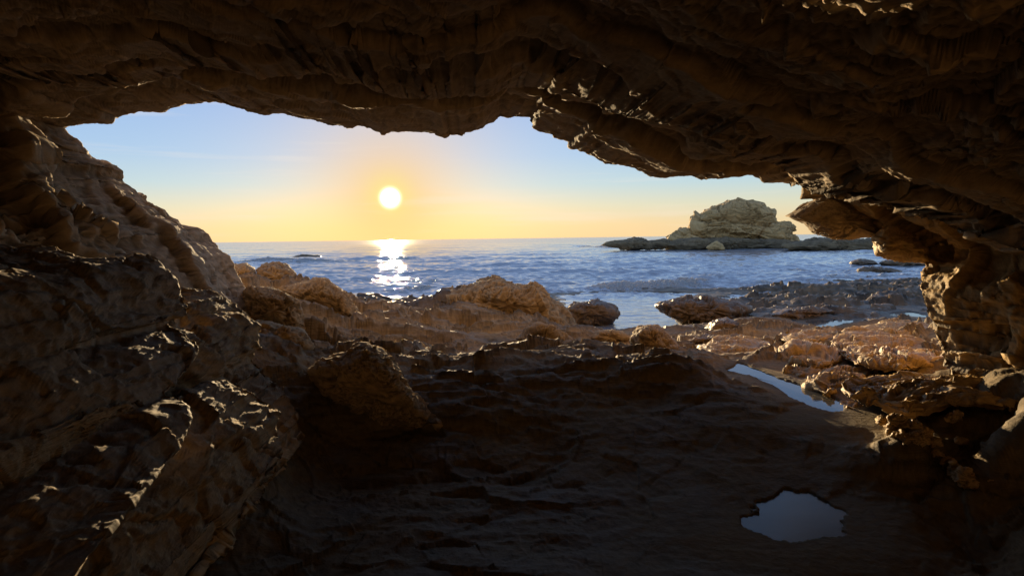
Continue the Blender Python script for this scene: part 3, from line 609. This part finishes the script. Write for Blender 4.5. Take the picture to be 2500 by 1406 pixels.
# rows are arcs in y (constant forward distance) so that swell lines stay level
sx = R_ * np.tan(A_); sy = R_.copy()
dr = np.gradient(r_s)[None, :]; lat = R_ * (a_s[1] - a_s[0])
hz = np.zeros_like(sx); ddx = np.zeros_like(sx); ddy = np.zeros_like(sx)
rs = np.random.RandomState(3)
shel = 0.12 + 0.88 * sstep(19, 34, sy + 0.0 * sx)
for i in range(64):
    lam = 0.4 * (18 / 0.4) ** (i / 63.0) * (0.9 + 0.2 * rs.rand())
    th = rs.normal() * (0.75 if lam < 6 else 0.28)
    kx = math.sin(th) * 2 * math.pi / lam; ky = -math.cos(th) * 2 * math.pi / lam; kk = 2 * math.pi / lam
    amp = 0.0078 * lam ** 0.75 * (1.0 if lam < 3.0 else 0.4)
    att = np.exp(-(ky * dr * 0.42) ** 2 - (kx * lat * 0.42) ** 2)
    ph = kx * sx + ky * sy + rs.rand() * 6.283
    a = amp * att * (shel if lam < 30 else 1)
    hz += a * np.cos(ph)
    ddx -= 0.8 * a * np.sin(ph) * kx / kk; ddy -= 0.8 * a * np.sin(ph) * ky / kk
foam = np.zeros_like(hz)
def crest(pts, h, w, fo, asym=0.5):
    global hz, foam, ddy
    pl = atz(np.array([p[0] for p in pts], float), np.array([p[1] for p in pts], float), 0.0)
    i = np.argsort(pl[:, 0]); pl = pl[i]; s = np.array([p[2] for p in pts])[i]
    yc = np.interp(sx, pl[:, 0], pl[:, 1]) + 0.25 * w * perlin(np.stack([sx * 0.5 / w, sx * 0, sx * 0 + h], -1))
    st_ = np.interp(sx, pl[:, 0], s, left=0, right=0) * np.clip(0.8 + 0.9 * perlin(np.stack([sx * .9 / w, sy * .2, sy * 0 + 7 * h], -1)), .1, 1.6)
    q = (sy - yc) / w
    prof = np.where(q < 0, np.exp(-(q / asym) ** 2), np.exp(-(q / 1.6) ** 2))
    hz += h * st_ * prof
    foam = np.maximum(foam, fo * st_ * np.where(q < 0, np.exp(-(q / (asym * 2.2)) ** 2), np.exp(-(q / 0.5) ** 2)))
crest([(1230, 716, 0), (1330, 712, .8), (1420, 710, 1), (1550, 705, 1), (1650, 699, .9), (1700, 693, .7), (1760, 690, 0)], 0.26, 1.9, 1.25)
crest([(1380, 728, 0), (1450, 726, .8), (1600, 720, .8), (1750, 712, 0)], 0.03, 1.0, 0.75)
crest([(560, 642, .3), (600, 640, 1), (640, 640, 1), (760, 641, .8), (900, 637, .9), (1000, 633, .6), (1100, 632, 0)], 0.55, 5.0, 1.25)
crest([(1380, 602, .0), (1420, 603, 1), (1500, 605, 1), (1560, 607, .8), (1640, 610, 0)], 0.3, 9.0, 0.95)
crest([(800, 692, 0), (900, 690, .8), (1060, 686, 1), (1130, 684, 0)], 0.16, 2.0, 0.8)
crest([(880, 712, 0), (950, 712, 1), (1040, 708, 1), (1080, 704, 0)], 0.08, 1.4, 0.95)
crest([(1850, 664, 0), (1950, 660, 1), (2050, 660, 1), (2150, 662, .9), (2200, 664, 0)], 0.2, 3.4, 0.9)
crest([(1900, 690, 0), (2000, 690, .9), (2060, 689, .9), (2120, 686, 0)], 0.12, 2.0, 0.8)
crest([(1500, 668, 0), (1560, 668, .9), (1760, 680, .9), (1800, 680, 0)], 0.16, 2.2, 0.6)
# lacy foam in the shallows at right, and round the shoreline rocks
pxu = 1250 + FPX * sx / sy
sh = sstep(1650, 1900, pxu) * (1 - sstep(40, 60, sy)) * sstep(20, 24, sy)
foam = np.maximum(foam, sh * np.clip(fbm(np.stack([sx * .22, sy * .5, sx * 0], -1), 4) * 0.9 + 0.15, 0, .62))
mrow = np.where((r_s > 11) & (r_s < 34))[0][::6]; mcol = np.arange(0, len(a_s), 8)
hb = base_h(sx[np.ix_(mcol, mrow)], sy[np.ix_(mcol, mrow)])
hb = np.stack([np.interp(-r_s, -r_s[mrow], h_, left=-9, right=-9) for h_ in hb])
hb = np.stack([np.interp(np.arange(len(a_s)), mcol, hb[:, j_]) for j_ in range(hb.shape[1])], 1)
wash = np.exp(-((hb + 0.12) / 0.22) ** 2) * np.clip(1 - sstep(1280, 1420, pxu) + 0.75 * sstep(1640, 1760, pxu), 0, 1)
foam = np.maximum(foam, 0.95 * wash * np.clip(0.75 + 1.1 * fbm(np.stack([sx * .6, sy * .9, sx * 0 + 9], -1), 4), 0, 1))
fm_ = np.clip(foam, 0, 1)
foam = foam * np.clip(0.9 + 0.9 * fbm(np.stack([sx * 0.9, sy * 1.2, sx * 0 + 3], -1), 4), 0.1, 1.0)
hz += fm_ * 0.15 * fbm(np.stack([sx * 2.6, sy * 2.6, sx * 0], -1), 4)
SP = np.stack([sx + ddx, sy + ddy, hz], -1)
sea = mesh_obj('sea', SP, grid_quads(*SP.shape[:2], flip=True), M_SEA, attrs={'foam': foam})
tag(sea, 'choppy blue sea reaching the horizon with a sun glitter path', kind='structure')

# ------------------------------------------------------------------ sky, sun, camera
def srgb(r, g, b):
    f = lambda c: ((c / 255 + 0.055) / 1.055) ** 2.4 if c / 255 > 0.04045 else c / 255 / 12.92
    return (f(r), f(g), f(b), 1)
w = bpy.data.worlds.new("World"); sc.world = w; w.use_nodes = True
nt = w.node_tree; N = nt.nodes; L = nt.links; N.clear()
out = N.new('ShaderNodeOutputWorld'); bg = N.new('ShaderNodeBackground'); L.new(bg.outputs[0], out.inputs[0])
sky = N.new('ShaderNodeTexSky'); sky.sky_type = 'NISHITA'; sky.sun_disc = False
sky.sun_elevation = SUN_EL; sky.sun_rotation = SUN_AZ; sky.altitude = 5; sky.dust_density = 1.0
tc = N.new('ShaderNodeTexCoord')
sep = N.new('ShaderNodeSeparateXYZ'); L.new(tc.outputs['Generated'], sep.inputs[0])
def math_(op, a=None, b=None, c=None):
    m = N.new('ShaderNodeMath'); m.operation = op
    for k, x in enumerate((a, b, c)):
        if x is None: continue
        if isinstance(x, (int, float)): m.inputs[k].default_value = x
        else: L.new(x, m.inputs[k])
    return m.outputs[0]
# sky away from the sun, by elevation
ramp = N.new('ShaderNodeValToRGB'); cr = ramp.color_ramp
stops = [(0.0, (247, 218, 168)), (0.02, (244, 221, 174)), (0.05, (224, 226, 202)), (0.085, (190, 220, 232)), (0.13, (168, 206, 243)), (0.22, (150, 188, 242)), (0.45, (135, 168, 220)), (1.0, (118, 145, 195))]
cr.elements[0].position = 0; cr.elements[0].color = srgb(*stops[0][1]); cr.elements[1].position = 1; cr.elements[1].color = srgb(*stops[-1][1])
for p_, c_ in stops[1:-1]:
    e = cr.elements.new(p_); e.color = srgb(*c_)
L.new(math_('MAXIMUM', sep.outputs[2], 0.0), ramp.inputs[0])
# angle from the sun
dot = N.new('ShaderNodeVectorMath'); dot.operation = 'DOT_PRODUCT'; dot.inputs[1].default_value = SUN
L.new(tc.outputs['Generated'], dot.inputs[0])
angd = math_('MULTIPLY', math_('ARCCOSINE', math_('MINIMUM', dot.outputs['Value'], 1.0)), 57.29578)
def gauss(sig, p=2.0):
    return math_('EXPONENT', math_('MULTIPLY', math_('POWER', math_('DIVIDE', angd, sig), p), -1.0))
def addcol(prev, fac, col, st_):
    mx = N.new('ShaderNodeMix'); mx.data_type = 'RGBA'; mx.blend_type = 'ADD'; mx.clamp_factor = False; mx.clamp_result = False
    L.new(math_('MULTIPLY', fac, st_), mx.inputs[0]); L.new(prev, mx.inputs[6]); mx.inputs[7].default_value = col
    return mx.outputs[2]
def mixcol(prev, fac, col):
    mx = N.new('ShaderNodeMix'); mx.data_type = 'RGBA'
    L.new(fac, mx.inputs[0]); L.new(prev, mx.inputs[6]); mx.inputs[7].default_value = col
    return mx.outputs[2]
nm = N.new('ShaderNodeMix'); nm.data_type = 'RGBA'; nm.inputs[0].default_value = 0.1
L.new(ramp.outputs[0], nm.inputs[6])
sk = N.new('ShaderNodeMix'); sk.data_type = 'RGBA'; sk.blend_type = 'MULTIPLY'; sk.inputs[0].default_value = 1; sk.inputs[7].default_value = (0.12, 0.12, 0.12, 1)
L.new(sky.outputs[0], sk.inputs[6]); L.new(sk.outputs[2], nm.inputs[7])
c = nm.outputs[2]
c = mixcol(c, math_('MULTIPLY', gauss(6.6, 1.5), 0.85), srgb(255, 206, 132))
c = mixcol(c, math_('MULTIPLY', gauss(1.9, 2.0), 0.95), (1.0, 0.84, 0.30, 1))
c = addcol(c, gauss(0.82, 4.0), (1.0, 0.95, 0.8, 1), 3.0)
cm = N.new('ShaderNodeMapping'); cm.inputs['Scale'].default_value = (2.2, 2.2, 34.0); L.new(tc.outputs['Generated'], cm.inputs[0])
cn = N.new('ShaderNodeTexNoise'); cn.inputs['Scale'].default_value = 2.0; cn.inputs['Detail'].default_value = 6; L.new(cm.outputs[0], cn.inputs['Vector'])
cr_ = N.new('ShaderNodeMapRange'); cr_.inputs[1].default_value = 0.56; cr_.inputs[2].default_value = 0.80; cr_.inputs[3].default_value = 0.0; cr_.inputs[4].default_value = 0.30
L.new(cn.outputs[0], cr_.inputs[0])
c = mixcol(c, cr_.outputs[0], srgb(255, 240, 222))
# below the horizon: dim
below = math_('LESS_THAN', sep.outputs[2], -0.004)
c = mixcol(c, below, (0.05, 0.06, 0.07, 1))
L.new(c, bg.inputs[0]); bg.inputs[1].default_value = 1.0

sl = bpy.data.lights.new('sun', 'SUN'); sl.energy = 10.0; sl.angle = math.radians(0.5); sl.color = (1.0, 0.74, 0.41)
so = bpy.data.objects.new('sun', sl); COL.objects.link(so); so.location = [float(c) for c in SUN * 60]
so.rotation_euler = Vector([float(c) for c in SUN]).to_track_quat('Z', 'Y').to_euler()

cam = bpy.data.cameras.new('camera'); co = bpy.data.objects.new('camera', cam); COL.objects.link(co)
cam.sensor_width = 36; cam.lens = FPX / 2500 * 36; cam.clip_start = 0.05; cam.clip_end = 50000
mw = Matrix.Identity(4)
for i in range(3):
    mw[i][0] = RT[i]; mw[i][1] = UP[i]; mw[i][2] = -F[i]; mw[i][3] = CAM[i]
co.matrix_world = mw
sc.camera = co
sc.view_settings.view_transform = 'Standard'; sc.view_settings.look = 'None'; sc.view_settings.exposure = 0
sc.cycles.max_bounces = 10; sc.cycles.diffuse_bounces = 7; sc.cycles.sample_clamp_indirect = 8
